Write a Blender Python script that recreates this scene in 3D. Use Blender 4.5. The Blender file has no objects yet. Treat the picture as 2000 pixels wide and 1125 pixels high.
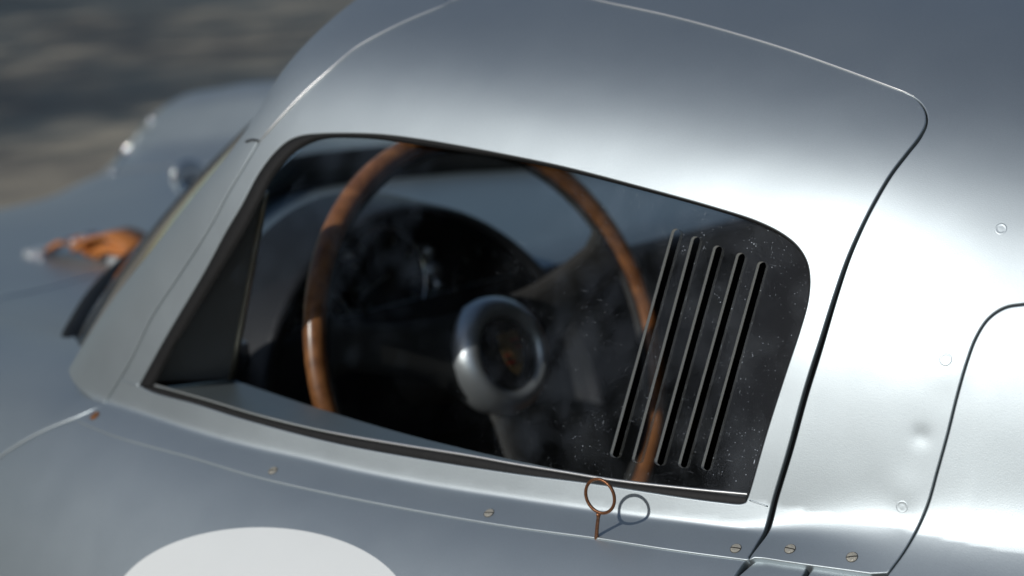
import bpy, math, random
import numpy as np
from mathutils import Vector, Matrix
from mathutils.geometry import delaunay_2d_cdt
random.seed(4); rng = np.random.default_rng(4)
sc = bpy.context.scene
R_ = math.radians

# ---------------------------------------------------------------- camera
FPX = 4230.0                                   # focal length in pixels of a 2000 px wide frame
AZ, PI_ = R_(45), R_(15)
CF = np.array([-math.cos(AZ)*math.cos(PI_), math.sin(AZ)*math.cos(PI_), -math.sin(PI_)])
CR = np.array([math.sin(AZ), math.cos(AZ), 0.0])
CU = np.cross(CR, CF)
CP = np.array([1.2, -1.64, 1.35])
cam_d = bpy.data.cameras.new('camera'); cam = bpy.data.objects.new('camera', cam_d)
sc.collection.objects.link(cam); sc.camera = cam
cam_d.sensor_width = 36; cam_d.lens = 36*FPX/2000
m = Matrix([[CR[i], CU[i], -CF[i]] for i in range(3)]).to_4x4(); m.translation = Vector(CP)
cam.matrix_world = m
cam_d.clip_start = .05; cam_d.clip_end = 500
cam_d.dof.use_dof = True; cam_d.dof.focus_distance = 1.42; cam_d.dof.aperture_fstop = 5.0
cam_d.dof.aperture_blades = 9

# ---------------------------------------------------------------- light
SUN = np.array([-.085, -.858, .495]); SUN /= np.linalg.norm(SUN)      # towards the sun
elev = math.asin(SUN[2]); rot = math.atan2(SUN[0], SUN[1])
w = bpy.data.worlds.new('World'); sc.world = w; w.use_nodes = True
nt = w.node_tree; bg = nt.nodes['Background']
sky = nt.nodes.new('ShaderNodeTexSky'); sky.sky_type = 'NISHITA'; sky.sun_disc = False
sky.sun_elevation = elev; sky.sun_rotation = rot; sky.air_density = 1.0; sky.dust_density = .6; sky.ozone_density = 1.2
nt.links.new(sky.outputs[0], bg.inputs[0]); bg.inputs[1].default_value = .066
sd = bpy.data.lights.new('sun', 'SUN'); sun = bpy.data.objects.new('sun', sd); sc.collection.objects.link(sun)
sd.energy = 2.4; sd.angle = R_(.53); sd.color = (1, .975, .94)
sun.rotation_euler = Vector(SUN).to_track_quat('Z', 'Y').to_euler()
sc.view_settings.view_transform = 'Standard'; sc.view_settings.look = 'None'
sc.view_settings.exposure = 0; sc.view_settings.gamma = 1
sc.cycles.max_bounces = 10; sc.cycles.transparent_max_bounces = 16
sc.cycles.sample_clamp_indirect = 6

# ---------------------------------------------------------------- materials
def mat(name): 
    m = bpy.data.materials.new(name); m.use_nodes = True
    return m, m.node_tree, m.node_tree.nodes['Principled BSDF']
def plain(name, col, rough=.5, metal=0, coat=0, bump=0, bscale=200, var=0, vscale=20, spec=.5):
    m, nt, b = mat(name)
    b.inputs['Base Color'].default_value = (*col, 1); b.inputs['Roughness'].default_value = rough
    b.inputs['Metallic'].default_value = metal; b.inputs['Coat Weight'].default_value = coat
    b.inputs['Specular IOR Level'].default_value = spec
    tc = nt.nodes.new('ShaderNodeTexCoord')
    if bump:
        n = nt.nodes.new('ShaderNodeTexNoise'); n.inputs['Scale'].default_value = bscale; n.inputs['Detail'].default_value = 4
        bp = nt.nodes.new('ShaderNodeBump'); bp.inputs['Strength'].default_value = bump; bp.inputs['Distance'].default_value = .001
        nt.links.new(tc.outputs['Object'], n.inputs['Vector'])
        nt.links.new(n.outputs[0], bp.inputs['Height']); nt.links.new(bp.outputs[0], b.inputs['Normal'])
    if var:
        n = nt.nodes.new('ShaderNodeTexNoise'); n.inputs['Scale'].default_value = vscale; n.inputs['Detail'].default_value = 5
        mx = nt.nodes.new('ShaderNodeMix'); mx.data_type = 'RGBA'
        mx.inputs[6].default_value = (*[c*(1-var) for c in col], 1); mx.inputs[7].default_value = (*[min(1, c*(1+var)) for c in col], 1)
        nt.links.new(tc.outputs['Object'], n.inputs['Vector'])
        nt.links.new(n.outputs[0], mx.inputs[0]); nt.links.new(mx.outputs[2], b.inputs['Base Color'])
    return m

def silver_mat(name, col=(.415, .462, .482), rough=.465):
    """satin aluminium: fine metallic fleck, faint waviness of hand-beaten sheet, light scuffs"""
    m, nt, b = mat(name); L = nt.links.new
    tc = nt.nodes.new('ShaderNodeTexCoord')
    b.inputs['Metallic'].default_value = .84
    # slow tonal and gloss variation
    n1 = nt.nodes.new('ShaderNodeTexNoise'); n1.inputs['Scale'].default_value = 9; n1.inputs['Detail'].default_value = 6; n1.inputs['Roughness'].default_value = .6
    L(tc.outputs['Object'], n1.inputs['Vector'])
    mr = nt.nodes.new('ShaderNodeMapRange'); mr.inputs[1].default_value = .25; mr.inputs[2].default_value = .75
    mr.inputs[3].default_value = rough-.03; mr.inputs[4].default_value = rough+.04
    L(n1.outputs[0], mr.inputs[0]); L(mr.outputs[0], b.inputs['Roughness'])
    # fleck in the lacquer
    n2 = nt.nodes.new('ShaderNodeTexNoise'); n2.inputs['Scale'].default_value = 1500; n2.inputs['Detail'].default_value = 2
    L(tc.outputs['Object'], n2.inputs['Vector'])
    mx = nt.nodes.new('ShaderNodeMix'); mx.data_type = 'RGBA'
    mx.inputs[6].default_value = (*[c*.90 for c in col], 1); mx.inputs[7].default_value = (*[c*1.10 for c in col], 1)
    L(n2.outputs[0], mx.inputs[0]); L(mx.outputs[2], b.inputs['Base Color'])
    n3 = nt.nodes.new('ShaderNodeTexNoise'); n3.inputs['Scale'].default_value = 7; n3.inputs['Detail'].default_value = 2
    L(tc.outputs['Object'], n3.inputs['Vector'])
    b1 = nt.nodes.new('ShaderNodeBump'); b1.inputs['Strength'].default_value = 1; b1.inputs['Distance'].default_value = .0016
    b2 = nt.nodes.new('ShaderNodeBump'); b2.inputs['Strength'].default_value = .22; b2.inputs['Distance'].default_value = .00025
    L(n3.outputs[0], b1.inputs['Height']); L(n2.outputs[0], b2.inputs['Height'])
    n4 = nt.nodes.new('ShaderNodeTexNoise'); n4.inputs['Scale'].default_value = 22; n4.inputs['Detail'].default_value = 1
    L(tc.outputs['Object'], n4.inputs['Vector'])
    b4 = nt.nodes.new('ShaderNodeBump'); b4.inputs['Strength'].default_value = 1; b4.inputs['Distance'].default_value = .00022
    L(n4.outputs[0], b4.inputs['Height']); L(b1.outputs[0], b4.inputs['Normal'])
    last = b4
    L(last.outputs[0], b2.inputs['Normal'])
    L(b2.outputs[0], b.inputs['Normal'])
    # pale dust specks
    vd = nt.nodes.new('ShaderNodeTexVoronoi'); vd.inputs['Scale'].default_value = 260; L(tc.outputs['Object'], vd.inputs['Vector'])
    rd = nt.nodes.new('ShaderNodeMapRange'); rd.inputs[1].default_value = .13; rd.inputs[2].default_value = .04; L(vd.outputs['Distance'], rd.inputs[0])
    sp_ = nt.nodes.new('ShaderNodeSeparateColor'); L(vd.outputs['Color'], sp_.inputs[0])
    pw = nt.nodes.new('ShaderNodeMath'); pw.operation = 'GREATER_THAN'; pw.inputs[1].default_value = .90; L(sp_.outputs[0], pw.inputs[0])
    ml = nt.nodes.new('ShaderNodeMath'); ml.operation = 'MULTIPLY'; L(rd.outputs[0], ml.inputs[0]); L(pw.outputs[0], ml.inputs[1])
    iv = nt.nodes.new('ShaderNodeMath'); iv.operation = 'MULTIPLY_ADD'; iv.inputs[1].default_value = -.6; iv.inputs[2].default_value = .84; L(ml.outputs[0], iv.inputs[0])
    L(iv.outputs[0], b.inputs['Metallic'])
    return m
SILVER = silver_mat('satin_silver')
SILVER_TRIM = silver_mat('brushed_trim', (.66, .66, .65), .38)
FROST = plain('frosted_cut_edge', (.80, .79, .75), .55, 0, bump=.6, bscale=900, var=.25, vscale=700)
nt = FROST.node_tree; tb = nt.nodes.new('ShaderNodeBsdfTranslucent'); tb.inputs[0].default_value = (.80, .78, .72, 1)
mxs = nt.nodes.new('ShaderNodeMixShader'); mxs.inputs[0].default_value = .6
nt.links.new(nt.nodes['Principled BSDF'].outputs[0], mxs.inputs[1]); nt.links.new(tb.outputs[0], mxs.inputs[2]); geo = nt.nodes.new('ShaderNodeNewGeometry'); tpf = nt.nodes.new('ShaderNodeBsdfTransparent'); tpf.inputs[0].default_value = (.55, .58, .6, 1)
mxg = nt.nodes.new('ShaderNodeMixShader'); gm = nt.nodes.new('ShaderNodeMath'); gm.operation = 'MULTIPLY'; gm.inputs[1].default_value = .88
nt.links.new(geo.outputs['Backfacing'], gm.inputs[0]); nt.links.new(gm.outputs[0], mxg.inputs[0])
nt.links.new(mxs.outputs[0], mxg.inputs[1]); nt.links.new(tpf.outputs[0], mxg.inputs[2]); nt.links.new(mxg.outputs[0], nt.nodes['Material Output'].inputs['Surface'])
RUBBER = plain('black_rubber', (.009, .0088, .0088), .6, bump=.25, bscale=300, var=.3, vscale=60, spec=.25)
BLACK = plain('black_backing', (.006, .006, .007), .8)
CARPET = plain('dark_trim', (.010, .010, .011), .85, var=.3)
DASHBLK = plain('black_crackle', (.018, .018, .02), .42, bump=.4, bscale=700)
GAUGE = plain('gauge_face', (.006, .006, .007), .35)
CHROME = plain('chrome', (.80, .80, .78), .12, 1)
HUBAL = plain('spun_aluminium', (.72, .73, .74), .36, .8, bump=.2, bscale=500)
SPOKE = plain('black_spoke', (.06, .057, .054), .6, 0, spec=.2)
WHITE = plain('white_roundel', (.77, .79, .77), .38, 0, coat=.25, var=.02, vscale=30)
COPPER = plain('bronzed_wire', (.22, .095, .045), .42, .75, bump=.5, bscale=500, var=.45, vscale=150)
STEEL = plain('screw_steel', (.40, .38, .32), .5, .35, bump=.6, bscale=800, var=.25, vscale=500)
RUST = plain('rusty_screw', (.30, .13, .05), .55, .5, bump=.6, bscale=800, var=.4, vscale=400)
SLOTDARK = plain('screw_slot', (.02, .018, .015), .7)
LEATHER = plain('tan_leather', (.47, .165, .036), .5, bump=.5, bscale=350, var=.25, vscale=80)
GREYPANEL = plain('grey_inner_panel', (.17, .17, .17), .6, .1, var=.1)
ALUEDGE = plain('aluminium_strip', (.42, .38, .31), .4, .9, var=.15)
RED = plain('enamel_red', (.35, .015, .01), .3); GOLD = plain('enamel_gold', (.38, .24, .09), .35, .7)

def wood_mat():
    m, nt, b = mat('varnished_wood'); L = nt.links.new
    tc = nt.nodes.new('ShaderNodeTexCoord'); mp = nt.nodes.new('ShaderNodeMapping'); mp.inputs['Scale'].default_value = (60, 60, 60)
    L(tc.outputs['Object'], mp.inputs[0])
    n = nt.nodes.new('ShaderNodeTexNoise'); n.inputs['Scale'].default_value = 1.2; n.inputs['Detail'].default_value = 5; n.inputs['Distortion'].default_value = .6
    L(mp.outputs[0], n.inputs['Vector'])
    cr = nt.nodes.new('ShaderNodeValToRGB'); cr.color_ramp.elements[0].position = .3; cr.color_ramp.elements[0].color = (.16, .056, .017, 1)
    cr.color_ramp.elements[1].position = .75; cr.color_ramp.elements[1].color = (.38, .155, .055, 1)
    L(n.outputs[0], cr.inputs[0]); L(cr.outputs[0], b.inputs['Base Color'])
    b.inputs['Roughness'].default_value = .38; b.inputs['Coat Weight'].default_value = .35; b.inputs['Coat Roughness'].default_value = .2
    return m
WOOD = wood_mat()

def glass_mat(name, tint=(.90, .93, .93), dust=0.0, ior=1.49):
    m = bpy.data.materials.new(name); m.use_nodes = True; nt = m.node_tree; L = nt.links.new
    for n in list(nt.nodes):
        if n.type != 'OUTPUT_MATERIAL': nt.nodes.remove(n)
    out = nt.nodes['Material Output']
    tr = nt.nodes.new('ShaderNodeBsdfTransparent'); tr.inputs[0].default_value = (*tint, 1)
    gl = nt.nodes.new('ShaderNodeBsdfGlossy'); gl.inputs['Roughness'].default_value = .02
    fr = nt.nodes.new('ShaderNodeFresnel'); fr.inputs[0].default_value = ior
    mul = nt.nodes.new('ShaderNodeMath'); mul.operation = 'MULTIPLY'; mul.inputs[1].default_value = .8; mul.use_clamp = True
    L(fr.outputs[0], mul.inputs[0])
    mix = nt.nodes.new('ShaderNodeMixShader'); L(mul.outputs[0], mix.inputs[0]); L(tr.outputs[0], mix.inputs[1]); L(gl.outputs[0], mix.inputs[2])
    last = mix
    if dust:
        tc = nt.nodes.new('ShaderNodeTexCoord')
        def spk(scale, lo, hi, stretch=(1, 1, 1), rz=(0, 0, 0)):
            mp = nt.nodes.new('ShaderNodeMapping'); mp.inputs['Scale'].default_value = stretch; mp.inputs['Rotation'].default_value = rz
            L(tc.outputs['Object'], mp.inputs[0])
            v = nt.nodes.new('ShaderNodeTexVoronoi'); v.inputs['Scale'].default_value = scale
            L(mp.outputs[0], v.inputs['Vector'])
            r = nt.nodes.new('ShaderNodeMapRange'); r.inputs[1].default_value = hi; r.inputs[2].default_value = lo
            L(v.outputs['Distance'], r.inputs[0])
            # only some cells carry a speck
            s = nt.nodes.new('ShaderNodeSeparateColor'); L(v.outputs['Color'], s.inputs[0])
            g = nt.nodes.new('ShaderNodeMath'); g.operation = 'POWER'; L(s.outputs[0], g.inputs[0]); g.inputs[1].default_value = 4.2
            q = nt.nodes.new('ShaderNodeMath'); q.operation = 'MULTIPLY'; L(r.outputs[0], q.inputs[0]); L(g.outputs[0], q.inputs[1])
            return q
        def addn(a, b):
            q = nt.nodes.new('ShaderNodeMath'); q.operation = 'ADD'; q.use_clamp = True; L(a.outputs[0], q.inputs[0]); L(b.outputs[0], q.inputs[1]); return q
        a = spk(520, .05, .24); b_ = spk(210, .03, .10)
        c = spk(260, .02, .10, (1, .5, .07), (0, R_(25), 0)); d = spk(240, .02, .09, (.07, .5, 1), (0, R_(-50), 0))
        s = addn(addn(a, b_), addn(c, d))
        # more dirt, and a painted bluish reflection veil, towards the rear end
        sep = nt.nodes.new('ShaderNodeSeparateXYZ'); L(tc.outputs['Object'], sep.inputs[0])
        gr = nt.nodes.new('ShaderNodeMapRange'); gr.inputs[1].default_value = .10; gr.inputs[2].default_value = .38; gr.inputs[3].default_value = .02; gr.inputs[4].default_value = 1
        L(sep.outputs[0], gr.inputs[0])
        nz = nt.nodes.new('ShaderNodeTexNoise'); nz.inputs['Scale'].default_value = 28; nz.inputs['Detail'].default_value = 5; L(tc.outputs['Object'], nz.inputs['Vector'])
        nr = nt.nodes.new('ShaderNodeMapRange'); nr.inputs[1].default_value = .42; nr.inputs[2].default_value = .75; L(nz.outputs[0], nr.inputs[0])
        nr2 = nt.nodes.new('ShaderNodeMath'); nr2.operation = 'MULTIPLY_ADD'; nr2.inputs[1].default_value = .95; nr2.inputs[2].default_value = .22; L(nr.outputs[0], nr2.inputs[0])
        q1 = nt.nodes.new('ShaderNodeMath'); q1.operation = 'MULTIPLY'; L(s.outputs[0], q1.inputs[0]); L(nr2.outputs[0], q1.inputs[1])
        veil_film = nt.nodes.new('ShaderNodeMath'); veil_film.operation = 'MULTIPLY_ADD'; veil_film.inputs[1].default_value = .035; veil_film.inputs[2].default_value = .006; L(nr.outputs[0], veil_film.inputs[0])
        q2 = addn(q1, veil_film)
        q3 = nt.nodes.new('ShaderNodeMath'); q3.operation = 'MULTIPLY'; L(q2.outputs[0], q3.inputs[0]); L(gr.outputs[0], q3.inputs[1])
        q4 = nt.nodes.new('ShaderNodeMath'); q4.operation = 'MULTIPLY'; L(q3.outputs[0], q4.inputs[0]); q4.inputs[1].default_value = dust; q4.use_clamp = True
        df = nt.nodes.new('ShaderNodeBsdfDiffuse'); df.inputs[0].default_value = (.62, .68, .74, 1)
        mx = nt.nodes.new('ShaderNodeMixShader'); L(q4.outputs[0], mx.inputs[0]); L(mix.outputs[0], mx.inputs[1]); L(df.outputs[0], mx.inputs[2])
        last = mx
    L(last.outputs[0], out.inputs['Surface'])
    return m
GLASS = glass_mat('scratched_perspex', dust=1.5)
GLASS2 = glass_mat('windscreen_glass', (.85, .9, .9))

def ground_mat():
    """old asphalt with drifts of pale dry dirt and leaf litter"""
    m, nt, b = mat('asphalt_with_dry_litter'); L = nt.links.new
    tc = nt.nodes.new('ShaderNodeTexCoord')
    mp = nt.nodes.new('ShaderNodeMapping'); mp.inputs['Scale'].default_value = (1, 1, 1); L(tc.outputs['Object'], mp.inputs[0])
    n = nt.nodes.new('ShaderNodeTexNoise'); n.inputs['Scale'].default_value = .9; n.inputs['Detail'].default_value = 5; n.inputs['Roughness'].default_value = .55; L(mp.outputs[0], n.inputs['Vector'])
    cr = nt.nodes.new('ShaderNodeValToRGB'); e = cr.color_ramp.elements
    e[0].position = .36; e[0].color = (.20, .18, .145, 1); e[1].position = .60; e[1].color = (.50, .43, .31, 1)
    L(n.outputs[0], cr.inputs[0])
    n2 = nt.nodes.new('ShaderNodeTexNoise'); n2.inputs['Scale'].default_value = 60; n2.inputs['Detail'].default_value = 6; L(tc.outputs['Object'], n2.inputs['Vector'])
    mx = nt.nodes.new('ShaderNodeMix'); mx.data_type = 'RGBA'; mx.blend_type = 'OVERLAY'; mx.inputs[0].default_value = .6
    L(cr.outputs[0], mx.inputs[6]); L(n2.outputs[0], mx.inputs[7]); L(mx.outputs[2], b.inputs['Base Color'])
    b.inputs['Roughness'].default_value = .9
    return m
GROUND = ground_mat()

# ---------------------------------------------------------------- object helpers
def tag(o, label=None, cat=None, group=None, kind=None):
    for k, v in (('label', label), ('category', cat), ('group', group), ('kind', kind)):
        if v: o[k] = v
    return o
def link(name, me, ms, parent=None, loc=None):
    o = bpy.data.objects.new(name, me); sc.collection.objects.link(o)
    for mm in (ms if isinstance(ms, (list, tuple)) else [ms]): me.materials.append(mm)
    if parent is not None: o.parent = parent
    if loc is not None: o.location = loc
    return o
def mesh(name, V, Fc, ms, parent=None, N=None, mi=None, smooth=True):
    me = bpy.data.meshes.new(name); me.from_pydata([tuple(v) for v in V], [], [tuple(map(int, f)) for f in Fc])
    if smooth: me.polygons.foreach_set('use_smooth', [True]*len(me.polygons))
    if mi is not None: me.polygons.foreach_set('material_index', mi)
    me.update()
    if N is not None: me.normals_split_custom_set_from_vertices([tuple(n) for n in N])
    return link(name, me, ms, parent)
def empty(name, loc, parent=None):
    o = bpy.data.objects.new(name, None); sc.collection.objects.link(o); o.location = loc; o.empty_display_size = .1
    if parent is not None: o.parent = parent
    return o

# ---------------------------------------------------------------- the body form
def interp(x, xs, ys):
    """smooth monotone-ish cubic through the knots (Catmull-Rom tangents)"""
    xs = np.asarray(xs, float); ys = np.asarray(ys, float)
    mt = np.gradient(ys, xs)
    x = np.asarray(x, float); i = np.clip(np.searchsorted(xs, x)-1, 0, len(xs)-2)
    h = xs[i+1]-xs[i]; t = (x-xs[i])/h
    lo = x < xs[0]; hi = x > xs[-1]; t = np.clip(t, 0, 1)
    r = (2*t**3-3*t**2+1)*ys[i]+(t**3-2*t**2+t)*h*mt[i]+(-2*t**3+3*t**2)*ys[i+1]+(t**3-t**2)*h*mt[i+1]
    return r + np.where(lo, (x-xs[0])*mt[0], 0)+np.where(hi, (x-xs[-1])*mt[-1], 0)
def lse(a, b, k):
    m = np.maximum(a, b); return m+k*np.log(np.exp((a-m)/k)+np.exp((b-m)/k))
TH = R_(15.3); nS = np.array([0, -math.cos(TH), math.sin(TH)])
QS = np.array([.134, -.600, .8986])
DENTS = []                                          # (centre, radius, depth) filled in below
def f_side(P):                                      # the cabin side and the fall of the roof, blended
    x, y, z = P[..., 0], P[..., 1], P[..., 2]
    sp = .035*np.logaddexp(0, (x-.3)/.035)
    side = (P-QS)@nS + .125*(x-.134)
    side = side + .08*(x-.1)**2 + .22*np.maximum(x-.34, 0)**2 - .12*np.maximum(x-1.0, 0)**2 + .25*np.maximum(-.05-x, 0)**2
    side = side + .17*(z-.93)*np.clip(z-.93, 0, 1)+.30*np.minimum(sp, 1)*(z-.86)+3.2*np.minimum(sp, .4)*np.clip(.985-z, 0, .14)**2
    roof = (z-(1.216-.362*y*y-.16*(x-.2)**2-.056*x))*.93
    return lse(side, roof, np.clip(.0324+.0397*x, .015, .07))
def rays(uv):
    uv = np.asarray(uv, float)
    return CF+CR*((uv[:, :1]-1000)/FPX)+CU*((562.5-uv[:, 1:])/FPX)
def hit(uv, f, off=0.0, t0=1.0, t1=2.6, n=260):
    """where the lines of sight through these picture points meet the surface f = off"""
    r = rays(uv); ts = np.linspace(t0, t1, n); mn = np.full(len(r), 1e9); tm = np.full(len(r), t0)
    prev = f(CP+r*ts[0])-off; a = np.full(len(r), np.nan); b = a.copy()
    for i in range(1, n):
        cur = f(CP+r*ts[i])-off
        s = (prev > 0) & (cur <= 0) & np.isnan(a)
        a[s] = ts[i-1]; b[s] = ts[i]
        k = np.abs(cur) < mn; mn[k] = np.abs(cur)[k]; tm[k] = ts[i]
        prev = cur
    miss = np.isnan(a); a[miss] = tm[miss]; b[miss] = tm[miss]
    for _ in range(22):
        mid = (a+b)/2; g = f(CP+r*mid[:, None])-off > 0
        a = np.where(g & ~miss, mid, a); b = np.where(~g & ~miss, mid, b)
    return CP+r*((a+b)/2)[:, None]
def grad(P, f, e=2e-4):
    g = np.stack([f(P+np.eye(3)[i]*e)-f(P-np.eye(3)[i]*e) for i in range(3)], -1)
    return g/np.linalg.norm(g, axis=-1, keepdims=True)
# the crease under the window, where the cabin stands up out of the shoulder
_c = hit([(205, 786), (264, 804), (378, 842), (491, 874), (595, 897), (711, 924), (827, 947), (1000, 975), (1162, 999), (1325, 1020), (1484, 1037),
          (1601, 1039), (1727, 1052), (1802, 1063), (2000, 1084), (2250, 1112)], f_side)
XC = np.r_[-2.5, -2.3, -2.1, -1.9, -1.65, -1.3, -1.0, -.6, _c[:, 0], 1.2]
ZC = np.r_[.02, .24, .45, .57, .635, .68, .705, .738, _c[:, 2], _c[-1, 2]]
YC = np.r_[-.62, -.62, -.62, -.62, -.62, -.62, -.625, -.63, _c[:, 1], _c[-1, 1]+.2]
def zc(x): return interp(x, XC, ZC)
def yc(x): return interp(x, XC, YC)
def roll(t, x): return .50*t-(3.2+3.2*np.clip((-.02-x)/.32, 0, 1))*t*t                 # the shoulder rolling over outboard of the crease
def z_shoulder(x, y):
    t = y-yc(x)
    return zc(x)+np.where(t < 0, roll(t, x), .50*t-.6*t*t)
def z_front(x, y):
    a = -np.abs(y); c = yc(x); t = a-c
    inner = interp(np.clip(-t, -.62, 0)*-1, [0, .04, .09, .18, .30, .45, .62], [0, .017, .020, -.003, -.030, -.038, -.036])
    xq = x-.40*np.clip(.62-np.abs(y), 0, .3)*np.clip((-1.6-x)/.3, 0, 1)
    crest = interp(np.clip(xq, -2.5, -.6), [-2.5, -2.3, -2.2, -2.12, -2.04, -1.92, -1.7, -1.5, -1.25, -1.0, -.8, -.6],
                   [.02, .05, .14, .33, .510, .640, .718, .750, .765, .755, .730, .738])
    B = np.where(x < -.8, np.maximum(crest-zc(x), 0), 0)*np.clip((-.8-x)/.3, 0, 1)
    return zc(x)+np.where(t < 0, roll(t, x), inner)+B*np.exp(-(np.abs(a+.65)/np.where(a > -.65, .130, .2))**np.where(a > -.65, 6, 2))
_p = hit([(150, 700), (520, 190)], f_side)
WN = np.cross(_p[1]-_p[0], [-.21, .20, -.01]); WN /= np.linalg.norm(WN); WN *= np.sign(WN[2])
WP = _p[0]+.010*WN
def f_cab(P):
    c = f_side(P); ws = (P-WP)@WN
    return np.where(P[..., 0] < .2, lse(c, ws, .010), c)
def f_body(P):
    x, y, z = P[..., 0], P[..., 1], P[..., 2]
    a = f_cab(P); b = (z-z_shoulder(x, y))*.88
    k = np.interp(x, [-.5, .36, .42, .5, .7, 1], [.0011, .0011, .0055, .0125, .016, .018])
    r = -lse(-a, -b, k)
    for c, rad, dep in DENTS:
        d2 = ((P-c)**2).sum(-1); r = r + dep*np.exp(-d2/rad**2)
    return r
def f_shoulder(P): return (P[..., 2]-z_shoulder(P[..., 0], P[..., 1]))*.88
def f_front(P): return (P[..., 2]-z_front(P[..., 0], P[..., 1]))*.9

def spline(pts, step=8.0, closed=False):
    """Catmull-Rom through picture points, resampled evenly"""
    P = np.asarray(pts, float); n = len(P); out = []
    if not closed: Q = np.vstack([2*P[0]-P[1], P, 2*P[-1]-P[-2]]); segs = range(n-1)
    else: Q = np.vstack([P[-1], P, P[0], P[1]]); segs = range(n)
    for i in segs:
        p0, p1, p2, p3 = Q[i], Q[i+1], Q[i+2], Q[i+3]
        d01, d12, d23 = [max(np.linalg.norm(q)**.5, 1e-6) for q in (p1-p0, p2-p1, p3-p2)]
        m1 = (p1-p0)/d01-(p2-p0)/(d01+d12)+(p2-p1)/d12; m2 = (p2-p1)/d12-(p3-p1)/(d12+d23)+(p3-p2)/d23
        m1 *= d12; m2 *= d12
        k = max(2, int(np.linalg.norm(p2-p1)/step*3))
        t = np.linspace(0, 1, k, endpoint=False)[:, None]
        out.append((2*t**3-3*t**2+1)*p1+(t**3-2*t**2+t)*m1+(-2*t**3+3*t**2)*p2+(t**3-t**2)*m2)
    out = np.vstack(out+([P[-1:]] if not closed else [P[:1]]))
    return resample(out, step=step)
def resample(P, n=None, step=8.0):
    s = np.r_[0, np.cumsum(np.linalg.norm(np.diff(P, axis=0), axis=1))]
    if n is None: n = max(2, int(round(s[-1]/step))+1)
    q = np.linspace(0, s[-1], n)
    return np.stack([np.interp(q, s, P[:, i]) for i in range(P.shape[1])], -1)
def shift(P, d):
    """move a polyline sideways (picture units); d may vary along it"""
    t = np.gradient(P, axis=0); t /= np.linalg.norm(t, axis=1, keepdims=True)+1e-9
    return P+np.c_[-t[:, 1], t[:, 0]]*np.asarray(d).reshape(-1, 1)
def inside(pts, poly):
    x, y = pts[:, 0], pts[:, 1]; c = np.zeros(len(pts), bool); n = len(poly)
    for i in range(n):
        x1, y1 = poly[i]; x2, y2 = poly[i-1]
        if y1 == y2: continue
        c ^= ((y1 > y) != (y2 > y)) & (x < (x2-x1)*(y-y1)/(y2-y1)+x1)
    return c
def near(pts, poly, d):
    keep = np.ones(len(pts), bool)
    for i in range(0, len(pts), 4000):
        b = pts[i:i+4000]; q = ((b[:, None]-poly[None])**2).sum(2).min(1); keep[i:i+4000] = q > d*d
    return keep
def cull(loop, mind=1.2):
    out = [loop[0]]
    for p in loop[1:]:
        if np.linalg.norm(p-out[-1]) > mind: out.append(p)
    if np.linalg.norm(out[0]-out[-1]) < mind: out.pop()
    return np.array(out)

def sheet(loops, grid, extra=()):
    """triangulate the area inside loops[0] and outside the others, with even interior points"""
    loops = [cull(np.asarray(l)) for l in loops]
    lo, hi = loops[0].min(0), loops[0].max(0)
    xs = np.arange(lo[0]+grid*.31, hi[0]+grid, grid); ys = np.arange(lo[1], hi[1]+grid, grid*.866)
    G = np.array([(x+(grid/2 if j % 2 else 0), y) for j, y in enumerate(ys) for x in xs])
    for e in extra:
        G = G[near(G, e, grid*.55)]
    G = np.vstack([G]+[e for e in extra]) if len(extra) else G
    ok = inside(G, loops[0])
    for l in loops[1:]: ok &= ~inside(G, l)
    G = G[ok]
    for l in loops: G = G[near(G, l, grid*.5)]
    V = np.vstack(loops+[G]); E = []; k = 0
    for l in loops:
        n = len(l); E += [(k+i, k+(i+1) % n) for i in range(n)]; k += n
    vo, eo, fo, *_ = delaunay_2d_cdt([Vector(v) for v in V], E, [], 0, 1e-5, True)
    vi = _[0]
    V2 = np.array([tuple(v) for v in vo]); F = np.array([tuple(f) for f in fo])
    cen = V2[F].mean(1)+[.0137, .0071]; ok = inside(cen, loops[0])
    for l in loops[1:]: ok &= ~inside(cen, l)
    F = F[ok]
    # loops as indices in the output
    inv = {}
    for i, src in enumerate(vi):
        for s_ in src: inv[s_] = i
    L = []; k = 0
    for l in loops: L.append([inv.get(k+i) for i in range(len(l))]); k += len(l)
    L = [[i for i in l if i is not None] for l in L]
    return V2, F, L

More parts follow.
